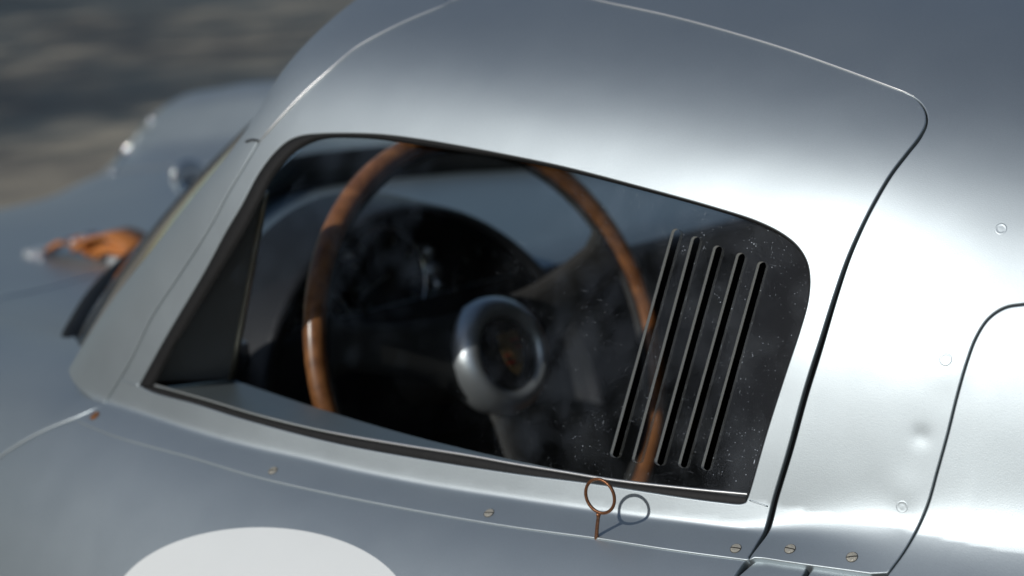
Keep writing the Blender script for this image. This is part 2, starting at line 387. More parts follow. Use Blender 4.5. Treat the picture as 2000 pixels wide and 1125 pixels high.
def panel(name, loops, f, ms, parent, off=0.0, grid=12.0, extra=(), rim=.0025, round_=.0007, lift=None, rim_mi=0, rims=None, rmat=None, mapf=None):
    """a sheet-metal panel: the outline carried onto the body form, with rolled edges of real thickness"""
    V2, F, L = sheet(loops, grid, extra)
    if mapf: P = mapf(V2)
    else: P = hit(V2, f, off)
    N = grad(P, f)
    if lift is not None: P = P+N*lift(V2)[:, None]
    # orient the faces outwards
    a, b, c = P[F[:, 0]], P[F[:, 1]], P[F[:, 2]]
    fl = (np.cross(b-a, c-a)*N[F].mean(1)).sum(1) < 0
    F[fl] = F[fl][:, ::-1]
    Vs = [P]; Ns = [N]; Fs = [tuple(f_) for f_ in F]; mi = [0]*len(Fs); k = len(P)
    for li, l in enumerate(L):
        if rims is not None and not rims[li]: continue
        n = len(l); B = P[l]; BN = N[l]
        T = np.roll(B, -1, 0)-np.roll(B, 1, 0); T /= np.linalg.norm(T, axis=1, keepdims=True)+1e-12
        O = np.cross(T, BN); O /= np.linalg.norm(O, axis=1, keepdims=True)+1e-12
        # outward from the sheet
        area = ((V2[l][:, 0]*np.roll(V2[l][:, 1], -1)-np.roll(V2[l][:, 0], -1)*V2[l][:, 1]).sum())
        test = B.mean(0) if li == 0 else None
        # decide the sign by stepping: a point a little outwards must leave the area (picture winding)
        s = 1.0
        tw = np.sign(area)*(1 if li == 0 else -1)
        # picture v runs down and the camera sees the outer side
        s = -tw if not mapf else tw
        O = O*s
        rows = [(0, 0, 0.0), (.38*round_, .08*round_, .38), (.71*round_, .29*round_, .78), (.92*round_, .62*round_, 1.18), (round_, round_, 1.5), (round_, round_+rim, 1.57)]
        idx = []
        for j, (o_, d_, ang) in enumerate(rows):
            if j == 0:
                idx.append(list(l)); continue
            Vs.append(B+O*o_-BN*d_); Ns.append(BN*math.cos(ang)+O*math.sin(ang)); idx.append(list(range(k, k+n))); k += n
        for j in range(len(rows)-1):
            for i in range(n):
                i2 = (i+1) % n; q = (idx[j][i], idx[j][i2], idx[j+1][i2], idx[j+1][i])
                if s < 0: q = q
                else: q = q[::-1]
                Fs.append(q); mi.append(rim_mi if j >= 3 else 0)
    V = np.vstack(Vs); Nn = np.vstack(Ns)
    return mesh(name, V, Fs, ms, parent, N=Nn, mi=mi)

def ribbon(name, A, B, f, ms, parent, bulge=.002, off=0.0, offb=None, nc=9, power=.5):
    """a raised bead between two picture curves on the form"""
    n = len(A); rows = []; nr = []
    offb = off if offb is None else offb
    for j in range(nc):
        t = j/(nc-1); uv = A*(1-t)+B*t
        P = hit(uv, f, 0.0); N = grad(P, f)
        h = off*(1-t)+offb*t+bulge*(max(0, 1-(2*t-1)**2))**power
        rows.append(P+N*h)
    V = np.vstack(rows); F = []
    for j in range(nc-1):
        for i in range(n-1): F.append((j*n+i, j*n+i+1, (j+1)*n+i+1, (j+1)*n+i))
    return mesh(name, V, F, ms, parent)
def tube(name, P, r, ms, parent=None, seg=10, closed=False, flat=1.0, taper=None, up=None):
    P = np.asarray(P, float); n = len(P)
    T = np.gradient(P, axis=0) if not closed else np.roll(P, -1, 0)-np.roll(P, 1, 0)
    T /= np.linalg.norm(T, axis=1, keepdims=True)+1e-12
    ref = np.array([0, 0, 1.0]) if up is None else np.asarray(up, float)
    V = []; F = []
    for i in range(n):
        a = np.cross(ref, T[i]); 
        if np.linalg.norm(a) < 1e-3: a = np.cross([1, 0, 0], T[i])
        a /= np.linalg.norm(a); b = np.cross(T[i], a)
        rr = r*(taper[i] if taper is not None else 1)
        for k in range(seg):
            t = 2*math.pi*k/seg; V.append(P[i]+a*math.cos(t)*rr+b*math.sin(t)*rr*flat)
    m = n if closed else n-1
    for i in range(m):
        j = (i+1) % n
        for k in range(seg):
            k2 = (k+1) % seg; F.append((i*seg+k, i*seg+k2, j*seg+k2, j*seg+k))
    if not closed: F.append(tuple(range(seg))[::-1]); F.append(tuple((n-1)*seg+k for k in range(seg)))
    return mesh(name, V, F, ms, parent)
def frame_at(n, up=(0, 0, 1)):
    n = np.asarray(n, float); n /= np.linalg.norm(n); a = np.cross(up, n); a /= np.linalg.norm(a)+1e-9
    return a, np.cross(n, a), n
def lathe(name, c, n, prof_, ms, parent, seg=48, mi=None, up=(0, 0, 1), closecap=True):
    a, b, n = frame_at(n, up); V = []; F = []; M = []
    for r, h in prof_:
        for k in range(seg):
            t = 2*math.pi*k/seg; V.append(np.asarray(c)+(a*math.cos(t)+b*math.sin(t))*r+n*h)
    for j in range(len(prof_)-1):
        for k in range(seg):
            k2 = (k+1) % seg; F.append((j*seg+k, j*seg+k2, (j+1)*seg+k2, (j+1)*seg+k)); M.append(mi[j] if mi else 0)
    if closecap: F.append(tuple((len(prof_)-1)*seg+k for k in range(seg))); M.append(mi[-1] if mi else 0)
    return mesh(name, V, F, ms, parent, mi=M)
def box_mesh(name, c, ax, dims, ms, parent, bev=.0):
    """bevelled block: centre, three axes, full sizes"""
    import bmesh
    bm = bmesh.new(); bmesh.ops.create_cube(bm, size=1)
    A = np.array(ax, float)
    for v in bm.verts:
        p = np.asarray(c)+sum(A[i]*v.co[i]*dims[i] for i in range(3)); v.co = Vector(p)
    if bev: bmesh.ops.bevel(bm, geom=bm.edges[:], offset=bev, segments=3, affect='EDGES', profile=.6)
    bmesh.ops.recalc_face_normals(bm, faces=bm.faces[:])
    me = bpy.data.meshes.new(name); bm.to_mesh(me); bm.free()
    return link(name, me, ms, parent)

# ---------------------------------------------------------------- the ground
me = bpy.data.meshes.new('ground'); me.from_pydata([(-200, -200, 0), (200, -200, 0), (200, 200, 0), (-200, 200, 0)], [], [(0, 1, 2, 3)])
tag(link('ground', me, GROUND), kind='structure')

# ---------------------------------------------------------------- the car
car = tag(empty('sports_coupe', (0, 0, 0)),
          'satin silver vintage racing coupe with clear slotted side window and wooden steering wheel', 'car')

WO = [(268, 754), (323, 655), (397, 530), (440, 450), (468, 403), (503, 338), (534, 297), (562, 273), (588, 263), (625, 259), (682, 258), (739, 260), (810, 268), (895, 282), (1000, 302), (1100, 323), (1250, 362), (1400, 404), (1480, 430), (1530, 455), (1560, 480), (1578, 510), (1584, 545), (1580, 590), (1565, 645), (1540, 720), (1500, 845), (1463, 972), (1458, 983)]
WOB = [(1458, 983), (1448, 987), (1400, 983), (1325, 973), (1162, 948), (1000, 927), (827, 900), (653, 868), (480, 823), (378, 791), (295, 768), (268, 754)]
WI = [(296, 754), (360, 640), (416, 548), (440, 508), (468, 462), (497, 408), (528, 348), (548, 322), (577, 294), (611, 276), (639, 269), (682, 268), (724, 270), (781, 277), (895, 294), (1000, 311), (1100, 332), (1250, 370), (1400, 411), (1478, 437), (1526, 461), (1555, 485), (1573, 513), (1579, 545), (1576, 590), (1561, 645), (1536, 720), (1496, 845), (1461, 962), (1456, 968)]
WIB = [(1456, 968), (1325, 955), (1195, 940), (1097, 924), (1000, 908), (913, 892), (769, 869), (624, 843), (500, 813), (393, 781), (296, 754)]
wo = spline(WO, 7); wob = spline(WOB, 7); wi = spline(WI, 7); wib = spline(WIB, 7)
LAP = spline([(147, 819), (227, 851), (378, 893), (491, 927), (596, 952), (711, 976), (827, 998), (1000, 1027), (1162, 1049), (1325, 1074), (1461, 1092)], 8)
CRE = spline([(205, 786), (215, 789), (264, 804), (378, 842), (491, 874), (595, 897), (711, 924), (827, 947), (1000, 975), (1162, 999), (1325, 1020), (1484, 1040)], 8)
SEAM_T = spline([(870, 8), (930, -14), (1000, -27), (1080, -20), (1170, 2), (1300, 30), (1400, 56), (1530, 95), (1650, 137), (1760, 178)], 8)
SEAM_R = spline([(1760, 178), (1790, 194), (1807, 216), (1810, 240), (1797, 268), (1772, 300), (1740, 342), (1703, 405), (1676, 460), (1655, 510), (1633, 575), (1604, 670), (1573, 770), (1543, 880), (1516, 970), (1498, 1035), (1481, 1062), (1462, 1090)], 8)
SEAM_B = spline([(1462, 1090), (1435, 1130), (1398, 1190), (1340, 1300)], 8)
RAIL = spline([(505, 277), (533, 245), (569, 206), (604, 171), (640, 139), (675, 108), (700, 89), (780, 46), (870, 8)], 8)
PIL = spline([(205, 786), (250, 713), (296, 620), (351, 537), (407, 449), (444, 380), (480, 320), (505, 277)], 8)
OUTL = spline([(134, 722), (162, 674), (203, 610), (245, 553), (296, 490), (333, 443), (379, 385), (430, 322), (470, 270), (500, 225), (530, 172), (560, 128), (600, 83), (650, 36), (695, 0), (740, -30), (800, -60)], 8)
PBOT = spline([(205, 786), (180, 776), (155, 757), (140, 738), (134, 722)], 6)
S2 = spline([(2400, 590), (2150, 583), (2000, 594), (1962, 601), (1930, 623), (1906, 660), (1890, 702), (1870, 770), (1850, 850), (1830, 922), (1812, 985), (1790, 1035), (1765, 1078), (1735, 1119)], 8)
S2B = spline([(1735, 1119), (1695, 1170), (1640, 1250), (1600, 1300)], 8)
SHUT = spline([(147, 821), (94, 841), (50, 864), (0, 896), (-80, 955), (-150, 1040), (-230, 1200), (-260, 1400)], 8)
wvar = lambda n, a, b: np.linspace(a, b, n)

for uv, rad, dep in (((1800, 852), .0064, .0005), ((1768, 955), .012, -.0003), ((1770, 1015), .010, .0004), ((1850, 725), .012, -.0004), ((1700, 470), .05, .0008), ((1905, 640), .05, -.0008), ((1610, 520), .03, .0007)):
    DENTS.append((hit([uv], f_body)[0], rad, dep))

# door upper frame: from the lap line round the window and over to the roof
def crease_rows(c, ds): return [shift(c, d) for d in ds]
gR = shift(SEAM_R, np.interp(np.linspace(0, 1, len(SEAM_R)), [0, .06, .12, .3, .6, .93, 1], [1, 4, 6, 5, 8, 8, 4]))
gL_out = shift(SEAM_R, -np.interp(np.linspace(0, 1, len(SEAM_R)), [0, .06, .12, .3, .6, .93, 1], [1, 4, 5, 5, 8, 7, 3]))
door_poly = np.vstack([shift(PIL, 2.8), RAIL[1:], shift(SEAM_T, .6)[1:], gR[1:], LAP[::-1]])
panel('door_frame', [door_poly, np.vstack([wo, wob[1:-1]])], f_body, [SILVER, SILVER_TRIM], car, off=.0012, grid=11,
      extra=crease_rows(CRE, (-12, -7, -4, -2, 0, 2, 4, 7, 12)), rim=.009, round_=.0010)

# door skin below
door_low = np.vstack([shift(LAP, 0), SEAM_B[1:]+[-7, 0], [(1000, 1420), (300, 1450), (-260, 1410)], SHUT[::-1][1:-1]])
panel('door_skin', [door_low], f_shoulder, SILVER, car, off=0.0, grid=16, rim=.006, round_=.0008)

# white roundel
th = np.linspace(0, 2*np.pi, 120, endpoint=False)
c0 = hit([(508, 1195)], f_shoulder)[0]
RD = np.c_[508+291*np.cos(th)+0*th, 1192+162*np.sin(th)]
def superell(u): return u
panel('roundel', [RD], f_shoulder, WHITE, car, off=.0003, grid=20, rim=.0001, round_=.0001)

# windscreen pillar and the roof edge ahead of the drip rail
pil_poly = np.vstack([shift(PIL, -2.2)[::-1], PBOT[1:], OUTL[1:], [(830, -70), (870, 5)], RAIL[::-1][1:-1]])
panel('windscreen_pillar', [pil_poly], f_body, SILVER, car, off=0.0, grid=11, rim=.012, round_=.0012)
_r = np.vstack([shift(RAIL, 1), shift(SEAM_T, -1.2)[1:], shift(SEAM_R[:5], -2)[1:]]); rl = hit(_r, f_body, .0013)
tube('drip_rail', rl, .0012, SILVER_TRIM, car, seg=8, taper=np.interp(np.linspace(0, 1, len(rl)), [0, .02, .3, .4, .97, 1], [.3, 1, 1, .7, .7, .1]))
jl = hit(spline([(480, 277), (492, 273), (505, 275)], 3), f_body, .0004); tube('rail_end_joint', jl, .0009, RUBBER, car, seg=6)

# roof and quarter behind the door
top_poly = np.vstack([shift(SEAM_T, -.6), gL_out[1:], [(1474, 1087), (1492, 1088), (1530, 1094), (1592, 1103), (1650, 1111), (1700, 1118)],
                      shift(S2, 4)[::-1], [(2400, -60), (1700, -90), (1100, -95), (900, -80)]])
quart = panel('rear_quarter', [top_poly], f_body, [SILVER, SILVER_TRIM], car, off=.0012, grid=12,
      extra=[spline([(1500, 1034), (1601, 1039), (1727, 1052), (1802, 1063)], 5)+[0, d] for d in (-20, -14, -9, -5, 0, 5, 10, 16)]+
            [np.array([(1800+r*math.cos(a), 852+r*math.sin(a)) for r in (5, 10, 16) for a in np.linspace(0, 6.28, 10)])],
      rim=.009, round_=.0010)
# engine cover behind the second shut line
cover = np.vstack([shift(S2, -5), S2B[1:]+[6, 2], [(1900, 1330), (2400, 1330)]])
panel('engine_cover', [cover], f_body, SILVER, car, off=.0012, grid=13, extra=[spline([(1790, 1062), (2000, 1084), (2250, 1112)], 6)+[0, d] for d in (-20, -14, -9, -5, 0, 5, 10, 16)], rim=.009, round_=.0012)
# side vent: recessed plates under the quarter
for q in ([(1478, 1097), (1500, 1096), (1573, 1108), (1556, 1135), (1530, 1180), (1400, 1180), (1440, 1130)],
          [(1590, 1111), (1702, 1126), (1690, 1150), (1640, 1220), (1540, 1210), (1565, 1150)]):
    panel('vent_plate', [resample(np.array(q+[q[0]], float), step=8)[:-1]], f_shoulder, SILVER, car, off=-.003, grid=14, rim=.005, round_=.0012)
# dark backing behind every gap
def backing(name, c, wpx, off, f=f_body): ribbon(name, shift(c, wpx), shift(c, -wpx), f, BLACK, car, bulge=0, off=off, nc=3)
backing('gap_backing', SEAM_R, 22, -.008); backing('gap_backing', S2, 22, -.010); backing('gap_backing', SEAM_B, 22, -.009, f_shoulder)
backing('gap_backing', S2B, 22, -.008, f_shoulder)
backing('gap_backing', SHUT, 14, -.008, f_shoulder)
backing('gap_backing', spline([(1465, 1110), (1600, 1130), (1720, 1145)], 10), 40, -.010, f_shoulder)
backing('gap_backing', PIL[2:-2], 9, -.009)
# door-edge rubber in the gap
ribbon('door_edge_seal', shift(SEAM_R[8:], 7), shift(SEAM_R[8:], -1), f_body, RUBBER, car, bulge=.002, off=-.005)

# window surround
NG = 220
wo_ = resample(wo, NG); wi_ = resample(wi, NG)
ribbon('window_gasket', wo_, wi_, f_body, RUBBER, car, bulge=.0030, off=-.0022)
a_ = resample(wob, 160); b_ = resample(wib, 160)
ribbon('sill_seal', a_, b_, f_body, RUBBER, car, bulge=.0012, off=-.0022, offb=-.0035)
ribbon('sill_bead', resample(wib+[0, 1], 160), resample(wib-[0, 5], 160), f_body, SILVER_TRIM, car, bulge=.0012, off=-.0034)

# the pane, with its five cut slots
slots = [((1200, 887), (1320, 455)), ((1243, 897), (1358, 470)), ((1287, 902), (1401, 488)), ((1333, 907), (1446, 502)), ((1378, 912), (1487, 519))]
def slot_loop(b, t, w=9.5):
    b = np.array(b, float); t = np.array(t, float); d = (t-b)/np.linalg.norm(t-b); n = np.array([-d[1], d[0]])
    L = []
    for k in np.linspace(0, math.pi, 9): L.append(t+n*w*math.cos(k)+d*w*.95*math.sin(k))
    m = 24
    for i in range(1, m): L.append(t-n*w+(b-t)*i/m)
    for k in np.linspace(0, math.pi, 9): L.append(b-n*w*math.cos(k)-d*w*.75*math.sin(k))
    for i in range(1, m): L.append(b+n*w+(t-b)*i/m)
    return np.array(L)
pane_o = np.vstack([wi, wib[1:-1]]); cc = pane_o.mean(0)
t_ = np.gradient(pane_o, axis=0); pane_o = shift(pane_o, -3.0)
TG = R_(20.5); nG = np.array([0, -math.cos(TG), math.sin(TG)]); QG = hit([(900, 890)], f_side)[0]
def f_pane(P): x = P[..., 0]; return (P-QG)@nG+.125*(x-QG[0])+.08*(x-.1)**2+.22*np.maximum(x-.34, 0)**2-.08*(QG[0]-.1)**2
pane = panel('side_window', [pane_o]+[slot_loop(*s) for s in slots], f_pane, [GLASS, FROST], car, off=-.0034, grid=22, rim=.0036, round_=.0002, rim_mi=1, rims=[False]+[True]*5)

# dressed weld seams at the lower corners of the window frame
for q in ([(234, 741), (250, 747), (267, 751)], [(1464, 977), (1482, 983), (1499, 989)]):
    tube('weld_seam', hit(spline(q, 4), f_body, .0016), .0005, SILVER, car, seg=6)
# countersunk screws
def screw(uv, mt, f=f_body, ang=0, r=.0038, off=.0013):
    c = hit([uv], f, off)[0]; n = grad(c[None], f)[0]; a, b, n = frame_at(n)
    a, b = a*math.cos(ang)+b*math.sin(ang), b*math.cos(ang)-a*math.sin(ang)
    V = []; F = []; M = []
    for s in (1, -1):                                   # two half-moon lands either side of the slot
        k0 = len(V); arc = np.linspace(.12, math.pi-.12, 12)
        for rr, h in ((1.0, -.0002), (.93, .0004), (.5, .00065)):
            for t in arc: V.append(c+a*math.cos(t)*r*rr+b*s*max(math.sin(t)*r*rr, .00042)+n*h)
        for j in range(2):
            for i in range(11): 
                q = (k0+j*12+i, k0+j*12+i+1, k0+(j+1)*12+i+1, k0+(j+1)*12+i); F.append(q if s > 0 else q[::-1]); M.append(0)
        q = tuple(k0+24+i for i in range(12)); F.append(q if s > 0 else q[::-1]); M.append(0)
    k0 = len(V)
    for t in np.linspace(0, 2*math.pi, 20, endpoint=False): V.append(c+(a*math.cos(t)+b*math.sin(t))*r*1.04+n*.00012)
    F.append(tuple(range(k0, k0+20))); M.append(1)
    return mesh('screw', V, F, [mt, SLOTDARK], car, mi=M, smooth=False)
s0 = screw((185, 812), RUST, ang=.3, r=.0045); s0['label'] = 'rust brown slotted screw at front end of flange'
for uv, an in (((533, 919), .5), ((955, 1002), .35), ((1437, 1071), .15), ((1543, 1072), .1), ((1664, 1088), .4)): screw(uv, STEEL, ang=an)

# flush rivets showing through the sheet
for uv, r in (((1847, 702), .0036), ((1762, 990), .0036), ((1955, 447), .0034)):
    c = hit([uv], f_body, .0012)[0]; n = grad(c[None], f_body)[0]
    lathe('rivet', c, n, [(r*1.2, -.0001), (r*1.05, .00010), (r*.92, .00015), (r*.80, .00003), (r*.5, .00007), (.0003, .00010)], SILVER, car, seg=28)

# ---------------------------------------------------------------- ring pin
pin = empty('lock_pin', (0, 0, 0), car); pin['label'] = 'small bronzed wire ring on a stem standing in the door top'
base = hit([(1164, 1055)], f_body, -.002)[0]
up = np.array([.0, -.06, 1.0]); up /= np.linalg.norm(up)
px = 1/2930.
def at_depth(uv, P):                                   # the point seen at uv in the upright plane through P facing the road
    r = rays([uv])[0]; n = np.array([.16, -.987, 0.]); return CP+r*((P-CP)@n/(r@n))
_t0 = (base-CP)@CF; top = CP+rays([(1169, 1003)])[0]*(_t0-.0165)
cen = CP+rays([(1172, 969)])[0]*(_t0-.0230)
rx = (at_depth((1201, 975), cen)-at_depth((1143, 963), cen))/2
rz = (at_depth((1180, 1002), cen)-at_depth((1164, 936), cen))/2; rz = rz+(cen-top)/np.linalg.norm(cen-top)*np.linalg.norm(rz)*0
rx = rx-rz*(rx@rz)/(rz@rz)
ringP = [cen+rx*math.cos(t)+rz*math.sin(t) for t in np.linspace(0, 2*math.pi, 64, endpoint=False)]
tube('ring', ringP, .00115, COPPER, pin, seg=10, closed=True, up=np.cross(rx, rz))
st = [base+(top-base)*t+np.array([math.sin(t*9)*.0001, 0, 0]) for t in np.linspace(0, 1, 12)]
tube('stem', st, .00115, COPPER, pin, seg=12, taper=np.r_[1.2, np.linspace(1.22, 1.05, 9), 1.2, 1.5], up=(1, 0, 0))

# ---------------------------------------------------------------- front body
sh_w = hit(spline([(215, 786), (193, 793), (151, 811), (94, 834), (50, 856), (0, 888), (-80, 946), (-150, 1030)], 8), f_front)
def xy(P): return P[:, :2]
seam_w = hit([(-120, 618), (0, 580), (100, 560), (200, 532), (300, 498), (330, 490), (420, 470)], f_front, t0=1.6, t1=3.6)
fy = lambda V: np.c_[V, z_front(V[:, 0], V[:, 1])]
seam_xy = resample(xy(seam_w), 30)
def lidline(o):                                         # rear edge and sides of the bonnet lid, widened by o
    s = seam_xy; xr = s[-1, 0]
    return np.vstack([[(-2.2, s[0, 1]-.05-o), (-1.2, s[0, 1]-.04-o)], s+[o, -o*.3], [(xr+.0+o, .25), (xr-.03+o, .38+o), (-1.2, .42+o), (-2.2, .40+o)]])
lo = sh_w[-1]
outer = np.vstack([xy(sh_w), [(lo[0]-.1, -.82), (-.9, -.84), (-1.5, -.85), (-2.0, -.82), (-2.3, -.7), (-2.4, -.4), (-2.42, 0), (-2.4, .4), (-2.3, .7), (-2.0, .82), (-1.5, .85), (-.8, .84), (-.3, .80), (-.3, .3), (-.3, -.3), (-.3, -.60)]])
def dens(P, st):
    P = np.vstack([P, P[:1]]); out = []
    for a, b in zip(P[:-1], P[1:]):
        k = max(1, int(np.linalg.norm(b-a)/st)); out += [a+(b-a)*i/k for i in range(k)]
    return np.array(out)
def sheet_w(name, loops, z, ms, st, rim, round_, lift=0):
    sc_ = 1000.
    f = f_front
    mapf = lambda V: np.c_[V/sc_, z_front(V[:, 0]/sc_, V[:, 1]/sc_)+lift]
    return panel(name, [l*sc_ for l in loops], f, ms, car, grid=st*sc_, rim=rim, round_=round_, mapf=mapf)
tube('bonnet_lip', fy(resample(lidline(.003), 160))+[0, 0, .0005], .0016, SILVER_TRIM, car, seg=6)
sheet_w('front_fender', [cull(dens(outer, .02)*1000)/1000, dens(lidline(.006), .02)], None, SILVER, .028, .006, .0022)
sheet_w('bonnet_lid', [dens(lidline(-.001), .02)], None, SILVER, .028, .006, .0015)
lb = lidline(.002); tube('gap_backing', fy(resample(lb, 120))-[0, 0, .014], .012, BLACK, car, seg=6)

# leather bonnet strap with buckle
sp = lambda u, v: hit([(u, v)], f_front, t0=1.6, t1=3.6)[0]
A, B = sp(70, 497), sp(285, 512)
d = (B-A)/np.linalg.norm(B-A); nrm = grad(((A+B)/2)[None], f_front)[0]; sd_ = np.cross(nrm, d); L_ = np.linalg.norm(B-A)
strap = empty('bonnet_strap', (0, 0, 0), car); strap['label'] = 'tan leather strap with steel buckle holding down the bonnet lid'
def bp(t, s, h): return A+d*(t*L_)+sd_*s+nrm*h
def band(name, pts, w, th, ms):
    """a strap of leather following (t, h) points, width profile w"""
    V = []; F = []; n = len(pts)
    for i, (t, h) in enumerate(pts):
        ww = w[i] if hasattr(w, '__len__') else w
        for s, k in ((-1, 0), (1, 0), (1, 1), (-1, 1)): V.append(bp(t, s*ww/2, h+k*th))
    for i in range(n-1):
        for k in range(4):
            k2 = (k+1) % 4; F.append((i*4+k, i*4+k2, (i+1)*4+k2, (i+1)*4+k))
    F.append((0, 3, 2, 1)); F.append(tuple((n-1)*4+k for k in range(4)))
    o = mesh(name, V, F, ms, strap); return o
band('leather', [(.12, .004), (.2, .010), (.32, .020), (.42, .024), (.52, .018), (.60, .006)], [.008, .034, .050, .052, .050, .046], .005, LEATHER)
loop_pts = [(.47, .012), (.56, .024), (.66, .030), (.76, .034), (.86, .030), (.95, .022), (1.0, .016), (.98, .010), (.88, .012), (.76, .016), (.66, .004)]
band('leather', loop_pts, .052, .005, LEATHER)
band('leather', [(.62, .008), (.70, .016), (.80, .020), (.90, .016), (.96, .012)], .044, .008, LEATHER)
def plate(t, w1, w2): 
    return box_mesh('anchor_plate', bp(t, 0, .004), (d, sd_, nrm), (w1, w2, .009), SILVER_TRIM, strap, bev=.001)
plate(.045, .032, .030); plate(.90, .055, .040)
bk = [bp(.46+.055*x, .024*y, .028) for x, y in ((-1, -1.1), (1, -1.1), (1, 1.1), (-1, 1.1))]
bkP = resample(np.array(bk+[bk[0]]), 41)[:-1]
tube('buckle', bkP, .0022, CHROME, strap, seg=8, closed=True, up=nrm)
tube('buckle_tongue', [bp(.42, 0, .030), bp(.52, 0, .031)], .0016, CHROME, strap, seg=8)
for t, s in ((.09, -.024), (.20, -.028), (.26, .040), (.93, .02), (1.03, -.012), (.88, .024), (1.03, .010)):
    lathe('stud', bp(t, s, .003), nrm, [(.0060, -.003), (.0056, .0020), (.0038, .0045), (.0004, .0058)], CHROME, strap, seg=16)

# chrome mirror on the far side of the cowl
mp_ = sp(372, 392)
mir = empty('fender_mirror', (0, 0, 0), car)
mir['label'] = 'small chrome piece standing on the far side of the cowl'
lathe('mirror_head', mp_+[0, .0, .035], (.8, -.3, .1), [(.004, -.03), (.016, -.024), (.026, -.008), (.028, .002), (.026, .006), (.022, .004), (.001, .003)], CHROME, mir, seg=28)
tube('mirror_stalk', [mp_+[0, 0, -.01], mp_+[0, 0, .03]], .004, CHROME, mir, seg=8)

# ---------------------------------------------------------------- windscreen
def curve3(pts, n): return resample(np.vstack([spline(np.asarray(pts, float), .02)]), n)
def on_z(uv, z):
    r = rays([uv])[0]; return CP+r*((z-CP[2])/r[2])
wl = [on_z(q, .767) for q in ((112, 719), (148, 645), (196, 570), (262, 506), (318, 468), (370, 441))]
ws_base = wl+[(-.855, -.05, .767)]+[(p[0], -p[1], p[2]) for p in wl[::-1]]
tl_ = [(-.110, -.435, 1.085), (-.130, -.39, 1.105), (-.175, -.32, 1.130), (-.210, -.20, 1.150)]
ws_top = [np.array(p) for p in tl_+[(-.235, 0, 1.160)]+[(p[0], -p[1], p[2]) for p in tl_[::-1]]]
NB = 61
wb, wt = curve3(ws_base, NB), curve3(ws_top, NB)
V = []; F = []; NR = 14
for j in range(NR):
    t = j/(NR-1)
    for i in range(NB): V.append(wb[i]*(1-t)+wt[i]*t+np.array([-.6, 0, .8])*.03*math.sin(math.pi*t)*min(1, 4*math.sin(math.pi*i/(NB-1))))
for j in range(NR-1):
    for i in range(NB-1): F.append((j*NB+i, j*NB+i+1, (j+1)*NB+i+1, (j+1)*NB+i))
mesh('windscreen', V, F, GLASS2, car)
tube('windscreen_seal', wb, .011, RUBBER, car, seg=8, taper=np.clip(np.sin(np.linspace(0, math.pi, NB))*5, .2, 1))
tube('windscreen_seal', wt, .007, RUBBER, car, seg=8)

# ---------------------------------------------------------------- interior
# dash top
V = []; F = []; nb = 41
inner = curve3([(p[0]+.05, p[1]*.90, .790) for p in ws_base], nb)
front = np.array([(-.285, y, .800) for y in np.linspace(-.57, .57, nb)])
for j in range(8):
    t = j/7
    for i in range(nb):
        p = inner[i]*(1-t)+front[i]*t; p[2] += .012*math.sin(t*math.pi); V.append(p)
for i in range(nb): V.append(front[i]+[.012, 0, -.012])
for i in range(nb): V.append(front[i]+[.012, 0, -.16])
for j in range(9):
    for i in range(nb-1): F.append((j*nb+i, j*nb+i+1, (j+1)*nb+i+1, (j+1)*nb+i))
mi = [0]*(7*(nb-1))+[1]*(2*(nb-1))
mesh('dashboard', V, F, [SILVER, DASHBLK], car, mi=mi)
tube('dash_roll', inner+[.03, 0, .022], .022, RUBBER, car, seg=12)
# instrument binnacle: a hooded arch ahead of the wheel
def arch(r, yc=-.309, zc=.682, n=41):
    return [(yc+r*math.cos(t), zc+r*math.sin(t)*.98) for t in np.linspace(math.pi*1.02, -math.pi*.02, n)]
binn = empty('instrument_binnacle', (0, 0, 0), car)
V = []; F = []; A0, A1 = arch(.217), arch(.207)
rows = [(A0, -.34), (A0, -.262), (arch(.215), -.255), (A1, -.255), (A1, -.275), (arch(.200), -.300)]
for a, x in rows: V += [(x-.35*(z-.8), y, z) for y, z in a]
n = len(A0)
for j in range(len(rows)-1):
    for i in range(n-1): F.append((j*n+i, j*n+i+1, (j+1)*n+i+1, (j+1)*n+i))
F.append(tuple(5*n+i for i in range(n)))
mesh('hood', V, F, DASHBLK, binn)
def on_dash(uv, x0=-.292):                            # on the raked instrument plane
    r = rays([uv])[0]; nn = np.array([1, 0, .35]); q = np.array([x0, 0, .8]); return CP+r*((q-CP)@nn/(r@nn))
def dial(uv, r):
    c = on_dash(uv)
    o = lathe('dial', c, (1, 0, .35), [(r*1.08, -.004), (r*1.08, .006), (r*1.02, .008), (r*.97, .005), (r*.97, .001), (.001, .0008)], [CHROME, GAUGE], binn, seg=40, mi=[1, 1, 0, 1, 1, 1])
    a, b, n_ = frame_at((1, 0, .35))
    for k in range(9):
        t = R_(-130+k*32.5); dd = a*math.sin(t)+b*math.cos(t)
        box_mesh('tick', c+dd*r*.82+n_*.0014, (dd, np.cross(n_, dd), n_), (r*.16, r*.03, .0004), TICK, o)
    dd = a*math.sin(-1.9)+b*math.cos(-1.9)
    box_mesh('needle', c+dd*r*.35+n_*.003, (dd, np.cross(n_, dd), n_), (r*.8, r*.03, .0006), TICK, o)
TICK = plain('gauge_marking', (.45, .45, .40), .6)
dial((752, 540), .046); dial((950, 560), .044); dial((625, 640), .034)
for uv, r in (((833, 492), .0055), ((843, 528), .0075), ((850, 557), .0045), ((876, 602), .008), ((676, 500), .004)):
    r *= 1.3; lathe('warning_lamp', on_dash(uv), (1, 0, .35), [(r*1.1, -.002), (r*1.05, .004), (r*.8, .007), (r*.3, .0092), (.0003, .0096)], HUBAL, binn, seg=20)
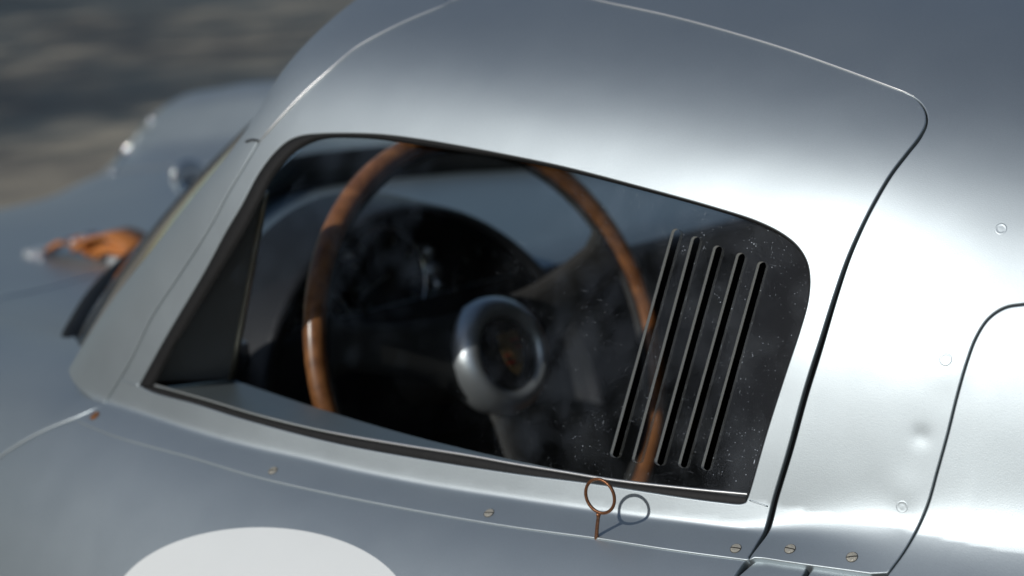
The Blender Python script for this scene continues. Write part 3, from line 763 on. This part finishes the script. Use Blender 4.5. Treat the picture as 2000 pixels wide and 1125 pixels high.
# steering wheel
W0 = CP+(CF+CR*((969.5-1000)/FPX)+CU*((562.5-695.5)/FPX))*1.935
tl = R_(21.7); wn = np.array([math.cos(tl), 0, math.sin(tl)]); wa = np.array([0, 1.0, 0]); wbv = np.cross(wn, wa)
sw = empty('steering_wheel', (0, 0, 0), car); sw['label'] = 'three spoke steering wheel with wood rim and polished hub ring'
def wp(r, a, h=0.): return W0+wa*r*math.cos(a)+wbv*r*math.sin(a)+wn*h
tube('rim', [wp(.200, a) for a in np.linspace(0, 2*math.pi, 128, endpoint=False)], 0.0100, WOOD, sw, seg=18, closed=True, up=wn, flat=.95)
tube('rim_core', [wp(.1885, a, -.001) for a in np.linspace(0, 2*math.pi, 128, endpoint=False)], .0035, SPOKE, sw, seg=8, closed=True, up=wn)
lathe('hub_ring', W0, wn, [(.049, -.016), (.0525, -.008), (.0538, .000), (.0530, .008), (.0500, .015), (.0455, .0195), (.0405, .0215), (.0370, .0205), (.0348, .0180), (.0338, .0135)], HUBAL, sw, seg=72, closecap=False)
lathe('horn_button', W0, wn, [(.0340, .012), (.033, .0150), (.028, .0175), (.018, .0195), (.006, .0205), (.0005, .0206)], plain('horn_black', (.008, .008, .009), .12), sw, seg=48)
lathe('hub_boss', W0, wn, [(.030, -.11), (.030, -.03), (.046, -.014), (.052, -.008), (.001, -.007)], SPOKE, sw, seg=48)
for an in (165, 20, 268):
    a = R_(an); dr = wa*math.cos(a)+wbv*math.sin(a); ds = np.cross(wn, dr)
    V = []; F = []; prof_s = [(.036, .040), (.06, .032), (.09, .026), (.13, .022), (.165, .021), (.18, .026), (.193, .038)]
    holes = 2
    for r, hw in prof_s:
        hw = hw*(.6 if an == 268 else 1)
        for s, h in ((-1, -.0015), (-.5, .0012), (.5, .0012), (1, -.0015)): V.append(W0+dr*r+ds*hw*s+wn*(h-.002))
    for i in range(len(prof_s)-1):
        for k in range(3): F.append((i*4+k, i*4+k+1, (i+1)*4+k+1, (i+1)*4+k))
    o = mesh('spoke', V, F, SPOKE, sw)
    md = o.modifiers.new('t', 'SOLIDIFY'); md.thickness = .003
    for r0, r1 in ((.068, .092), (.102, .126), (.136, .155)):           # lightening slots
        bb = [W0+dr*r+ds*.0055*s+wn*(.0003) for r, s in ((r0, -1), (r1, -1), (r1, 1), (r0, 1))]
        mesh('spoke_slot', bb, [(0, 1, 2, 3)], BLACK, sw, smooth=False)
# crest on the horn button
CX = W0+wn*.0222
def shield(s, h, mt):
    pts = [(-1, 1.1), (-.5, 1.25), (0, 1.12), (.5, 1.25), (1, 1.1), (1.02, .2), (.85, -.5), (.45, -1.05), (0, -1.35), (-.45, -1.05), (-.85, -.5), (-1.02, .2)]
    V = [CX+wa*x*s*.78+wbv*y*s+wn*h for x, y in pts]; n = len(pts)
    V += [v-wn*.0008 for v in V]; F = [tuple(range(n))]+[(i, i+n, (i+1) % n+n, (i+1) % n) for i in range(n)]
    return mesh('crest', V, F, mt, sw, smooth=False)
shield(.0155, 0, GOLD)
def bar(x0, x1, y0, y1, h, mt):
    V = [CX+wa*x*.0155*.78+wbv*y*.0155+wn*(h+k) for k in (0, .0004) for x, y in ((x0, y0), (x1, y0), (x1, y1), (x0, y1))]
    mesh('crest_field', V, [(4, 5, 6, 7), (0, 1, 5, 4), (1, 2, 6, 5), (2, 3, 7, 6), (3, 0, 4, 7)], mt, sw, smooth=False)
for k in range(3):
    bar(.05, .9, .62-.22*k, .72-.22*k, .0003, RED if k % 2 == 0 else BLACK)
    bar(-.85, -.05, -.15-.22*k, -.05-.22*k, .0003, RED if k % 2 == 0 else BLACK)
shield(.0055, .0012, GOLD)
# inner door: top ledge, vent triangle and its strip
Lo = hit(resample(wib[::-1], 24)[0:19]+[0, 2], f_cab, -.0065); Lo[:, 2] -= .001
li_px = resample(spline([(452, 741), (620, 797), (800, 850), (960, 889), (1090, 917)], 8), 19)
Li = np.array([on_z(q, z) for q, z in zip(li_px, np.interp(np.linspace(0, 1, 19), [0, 1], [Lo[0, 2]-.006, Lo[-1, 2]-.001]))])
V = list(Lo)+list(Li)+list(Li-[0, 0, .05]); F = [(j*19+i, j*19+i+1, (j+1)*19+i+1, (j+1)*19+i) for j in range(2) for i in range(18)]
mesh('door_inner_ledge', V, F, SILVER, car, smooth=False)
tri = [hit([(296, 745)], f_cab, -.0065)[0], Li[0]+[0, 0, .001], hit([(519, 375)], f_cab, -.014)[0]]
V = tri+[p+np.array([-.003, .003, 0]) for p in tri]
mesh('inner_pillar_panel', V, [(0, 1, 2), (3, 5, 4), (1, 4, 5, 2)], GREYPANEL, car, smooth=False)
tube('pillar_strip', resample(np.array([tri[1], tri[2]]), 6), .0030, ALUEDGE, car, seg=8)
screw((455, 787), STEEL, f=lambda P: P[..., 2]-np.interp(.35, [0, 1], [Lo[0, 2], Li[0, 2]])-.003, off=0, r=.004)
# cabin shell: tub, far wall, roof lining, bulkhead
def slab(name, pts, ms, th=.01, nvec=(0, 0, -1)):
    n = len(pts); V = [np.array(p, float) for p in pts]; V += [v+np.array(nvec)*th for v in V]
    F = [tuple(range(n)), tuple(range(2*n-1, n-1, -1))]+[(i, i+n, (i+1) % n+n, (i+1) % n) for i in range(n)]
    return mesh(name, V, F, ms, car, smooth=False)
slab('cabin_floor', [(-.9, -.62, .22), (.7, -.62, .22), (.7, .62, .22), (-.9, .62, .22)], CARPET)
slab('bulkhead', [(.44, -.54, .22), (.44, .54, .22), (.42, .42, 1.03), (.42, -.39, 1.03), (.43, -.49, .90)], CARPET, nvec=(1, 0, 0))
slab('firewall', [(-.72, -.62, .22), (-.72, .62, .22), (-.6, .60, .76), (-.6, -.40, .76)], CARPET, nvec=(-1, 0, 0))
slab('blanked_door_lining', [(-.85, .62, .22), (.6, .62, .22), (.6, .60, .9), (.5, .50, 1.10), (-.12, .50, 1.06), (-.36, .60, .80), (-.80, .60, .74)], CARPET, nvec=(0, 1, 0))  # carried up over the far window opening to keep light out
slab('door_lining', [(-.35, -.60, .22), (.5, -.60, .22), (.44, -.57, .79), (.20, -.60, .76), (-.30, -.585, .74)], CARPET, nvec=(0, -1, 0))
# roof skin over the middle and far side, and its lining
nx, ny = 26, 30; V = []; F = []
xs = np.linspace(0, 1, nx); ys = np.linspace(-.36, .58, ny)
for x_ in xs:
    for y in ys:
        x0 = np.interp(abs(y), [0, .25, .40, .58], [-.235, -.205, -.150, -.05]); x = x0+(2.2-x0)*x_**1.3
        a, b = .6, 1.5
        for _ in range(40):
            m_ = (a+b)/2
            if f_side(np.array([x, -abs(y), m_])) > 0: b = m_
            else: a = m_
        V.append((x, y, a-.004))
for i in range(nx-1):
    for j in range(ny-1): F.append((i*ny+j, (i+1)*ny+j, (i+1)*ny+j+1, i*ny+j+1))
mesh('roof_skin', V, F, SILVER, car)
V = [(v[0], v[1], v[2]-.02) for v in V if v[0] < .62]; n_ = len(V)//ny
F = [(i*ny+j, (i+1)*ny+j, (i+1)*ny+j+1, i*ny+j+1) for i in range(n_-1) for j in range(ny-1)]
mesh('roof_lining', V, F, CARPET, car)
# seat behind the wheel
se = empty('driver_seat', (0, 0, 0), car)
box_mesh('seat_back', (.36, -.30, .52), ((math.cos(.35), 0, math.sin(.35)), (0, 1, 0), (-math.sin(.35), 0, math.cos(.35))), (.09, .42, .5), CARPET, se, bev=.035)
box_mesh('seat_cushion', (.12, -.30, .33), ((1, 0, 0), (0, 1, 0), (0, 0, 1)), (.46, .42, .12), CARPET, se, bev=.04)

# headlamp rim on the far fender
hp = hit(resample(np.array([(216, 335), (240, 298), (270, 258), (298, 226)], float)+[3, 3], 14), f_front, .001, t0=2.4, t1=4.2)
tube('headlamp_rim', hp, .0055, CHROME, car, seg=8)

# ---------------------------------------------------------------- trees round the yard
LEAF = plain('tree_leaves', (.022, .031, .012), .85, var=.5, vscale=3); BARK = plain('bark', (.10, .08, .06), .9, var=.3, vscale=8)
def tree(x, y, h, rad, lab, n=5200):
    t = tag(empty('tree', (x, y, 0)), lab, 'tree', 'trees round the yard')
    r = np.random.default_rng(int(abs(x*31+y*17)*10))
    lean = r.normal(size=2)*.25
    tr = [np.array([lean[0]*k*k, lean[1]*k*k, h*.62*k]) for k in np.linspace(0, 1, 9)]
    parts = [(tr, h*.028, np.linspace(1, .45, 9))]
    cl = []
    for i in range(9):
        a = r.uniform(0, 6.28); k = r.uniform(.45, 1); s = np.array([lean[0]*k*k, lean[1]*k*k, h*.62*k])
        e = s+np.array([math.cos(a)*rad*r.uniform(.4, .8), math.sin(a)*rad*r.uniform(.4, .8), h*r.uniform(.08, .32)])
        parts.append(([s+(e-s)*q+np.array([0, 0, .2*math.sin(q*3)]) for q in np.linspace(0, 1, 5)], h*.011, np.linspace(1, .3, 5)))
        cl.append((e, rad*r.uniform(.28, .5)))
    for i in range(10):
        v = r.normal(size=3); v /= np.linalg.norm(v); cl.append((np.array([v[0]*rad*.7, v[1]*rad*.7, h*.72+v[2]*h*.2]), rad*r.uniform(.25, .42)))
    Vt = []; Ft = []
    for pts, r0, tp in parts:
        for i, p in enumerate(pts):
            for k in range(6):
                t_ = k*math.pi/3; Vt.append(p+np.array([math.cos(t_), math.sin(t_), 0])*r0*tp[i])
        b0 = len(Vt)-6*len(pts)
        for i in range(len(pts)-1):
            for k in range(6): Ft.append((b0+i*6+k, b0+i*6+(k+1) % 6, b0+(i+1)*6+(k+1) % 6, b0+(i+1)*6+k))
    mesh('trunk', Vt, Ft, BARK, t)
    m_ = n//len(cl); C_ = []
    for c, q in cl:
        v = r.normal(size=(m_, 3)); v /= np.linalg.norm(v, axis=1, keepdims=True); C_.append(c+v*q*(r.random((m_, 1))**.45))
    C_ = np.vstack(C_); k = len(C_); A_ = r.normal(size=(k, 3)); A_ /= np.linalg.norm(A_, axis=1, keepdims=True)
    B_ = np.cross(A_, r.normal(size=(k, 3))); B_ /= np.linalg.norm(B_, axis=1, keepdims=True); s = r.uniform(.05, .12, (k, 1))
    Vl = np.stack([C_-A_*s, C_-B_*s*.5, C_+A_*s, C_+B_*s*.5], 1).reshape(-1, 3)
    mesh('crown', Vl, np.arange(4*k).reshape(-1, 4), LEAF, t, smooth=False)
for x, y, h, rad, lab, *nn_ in [(-9.4, -1.0, 6.0, 2.0, 'broad leafy tree beyond the front left corner of the car', 3400),
        (-7.6, -7.4, 8.0, 2.3, 'tall tree rising behind the left half of the added greenery'),
        (-9.8, -6.2, 8.2, 2.2, 'tallest tree past the left end of the added greenery'), (-4.8, -9.6, 5.0, 2.0, 'low round tree behind the photographer on the road side'),
        (-11, -12, 6.0, 2.3, 'tree farthest back beyond the added greenery'), (-1.0, -13, 4.8, 2.2, 'small tree farthest back behind the photographer')]:
    tree(x, y, h, rad, lab, *nn_)

# unseen clipped greenery along the yard, added so the pane reflects dark
def added_hedge(p0, p1, h, wd, lab, n=26000):
    t = tag(empty('added_hedge', (0, 0, 0)), lab, 'added_hedge')
    r = np.random.default_rng(7); p0 = np.array(p0, float); p1 = np.array(p1, float); d = p1-p0; L0 = np.linalg.norm(d); d /= L0; nn = np.array([-d[1], d[0]])
    q = r.random((n, 3)); q[:, 1] = np.where(r.random(n) < .6, np.sign(q[:, 1]-.5)*.5+r.normal(size=n)*.05, q[:, 1]-.5)
    top = h*(1+.08*np.sin(q[:, 0]*L0*1.7)+.05*np.sin(q[:, 0]*L0*4.3)); zz = np.where(r.random(n) < .3, top*(1-.05*r.random(n)), top*q[:, 2])
    C_ = np.c_[p0+np.outer(q[:, 0]*L0, d)+np.outer(q[:, 1]*wd, nn), zz]
    A_ = r.normal(size=(n, 3)); A_ /= np.linalg.norm(A_, axis=1, keepdims=True); B_ = np.cross(A_, r.normal(size=(n, 3))); B_ /= np.linalg.norm(B_, axis=1, keepdims=True)
    s = r.uniform(.04, .09, (n, 1)); Vl = np.stack([C_-A_*s, C_-B_*s*.5, C_+A_*s, C_+B_*s*.5], 1).reshape(-1, 3)
    mesh('foliage', Vl, np.arange(4*n).reshape(-1, 4), LEAF, t, smooth=False)
    V = []
    for u in np.linspace(0, L0, 30):
        for a, z in ((-.36, 0), (-.36, h*.9), (.36, h*.9), (.36, 0)): V.append((*(p0+d*u+nn*a*wd), z))
    mesh('branches', V, [(i*4+k, i*4+k+1, i*4+k+5, i*4+k+4) for i in range(29) for k in range(3)], BARK, t, smooth=False)
added_hedge((-7.6, -4.2), (-.3, -10.5), 2.5, 1.3, 'dark clipped greenery, unseen and added for the window to reflect')
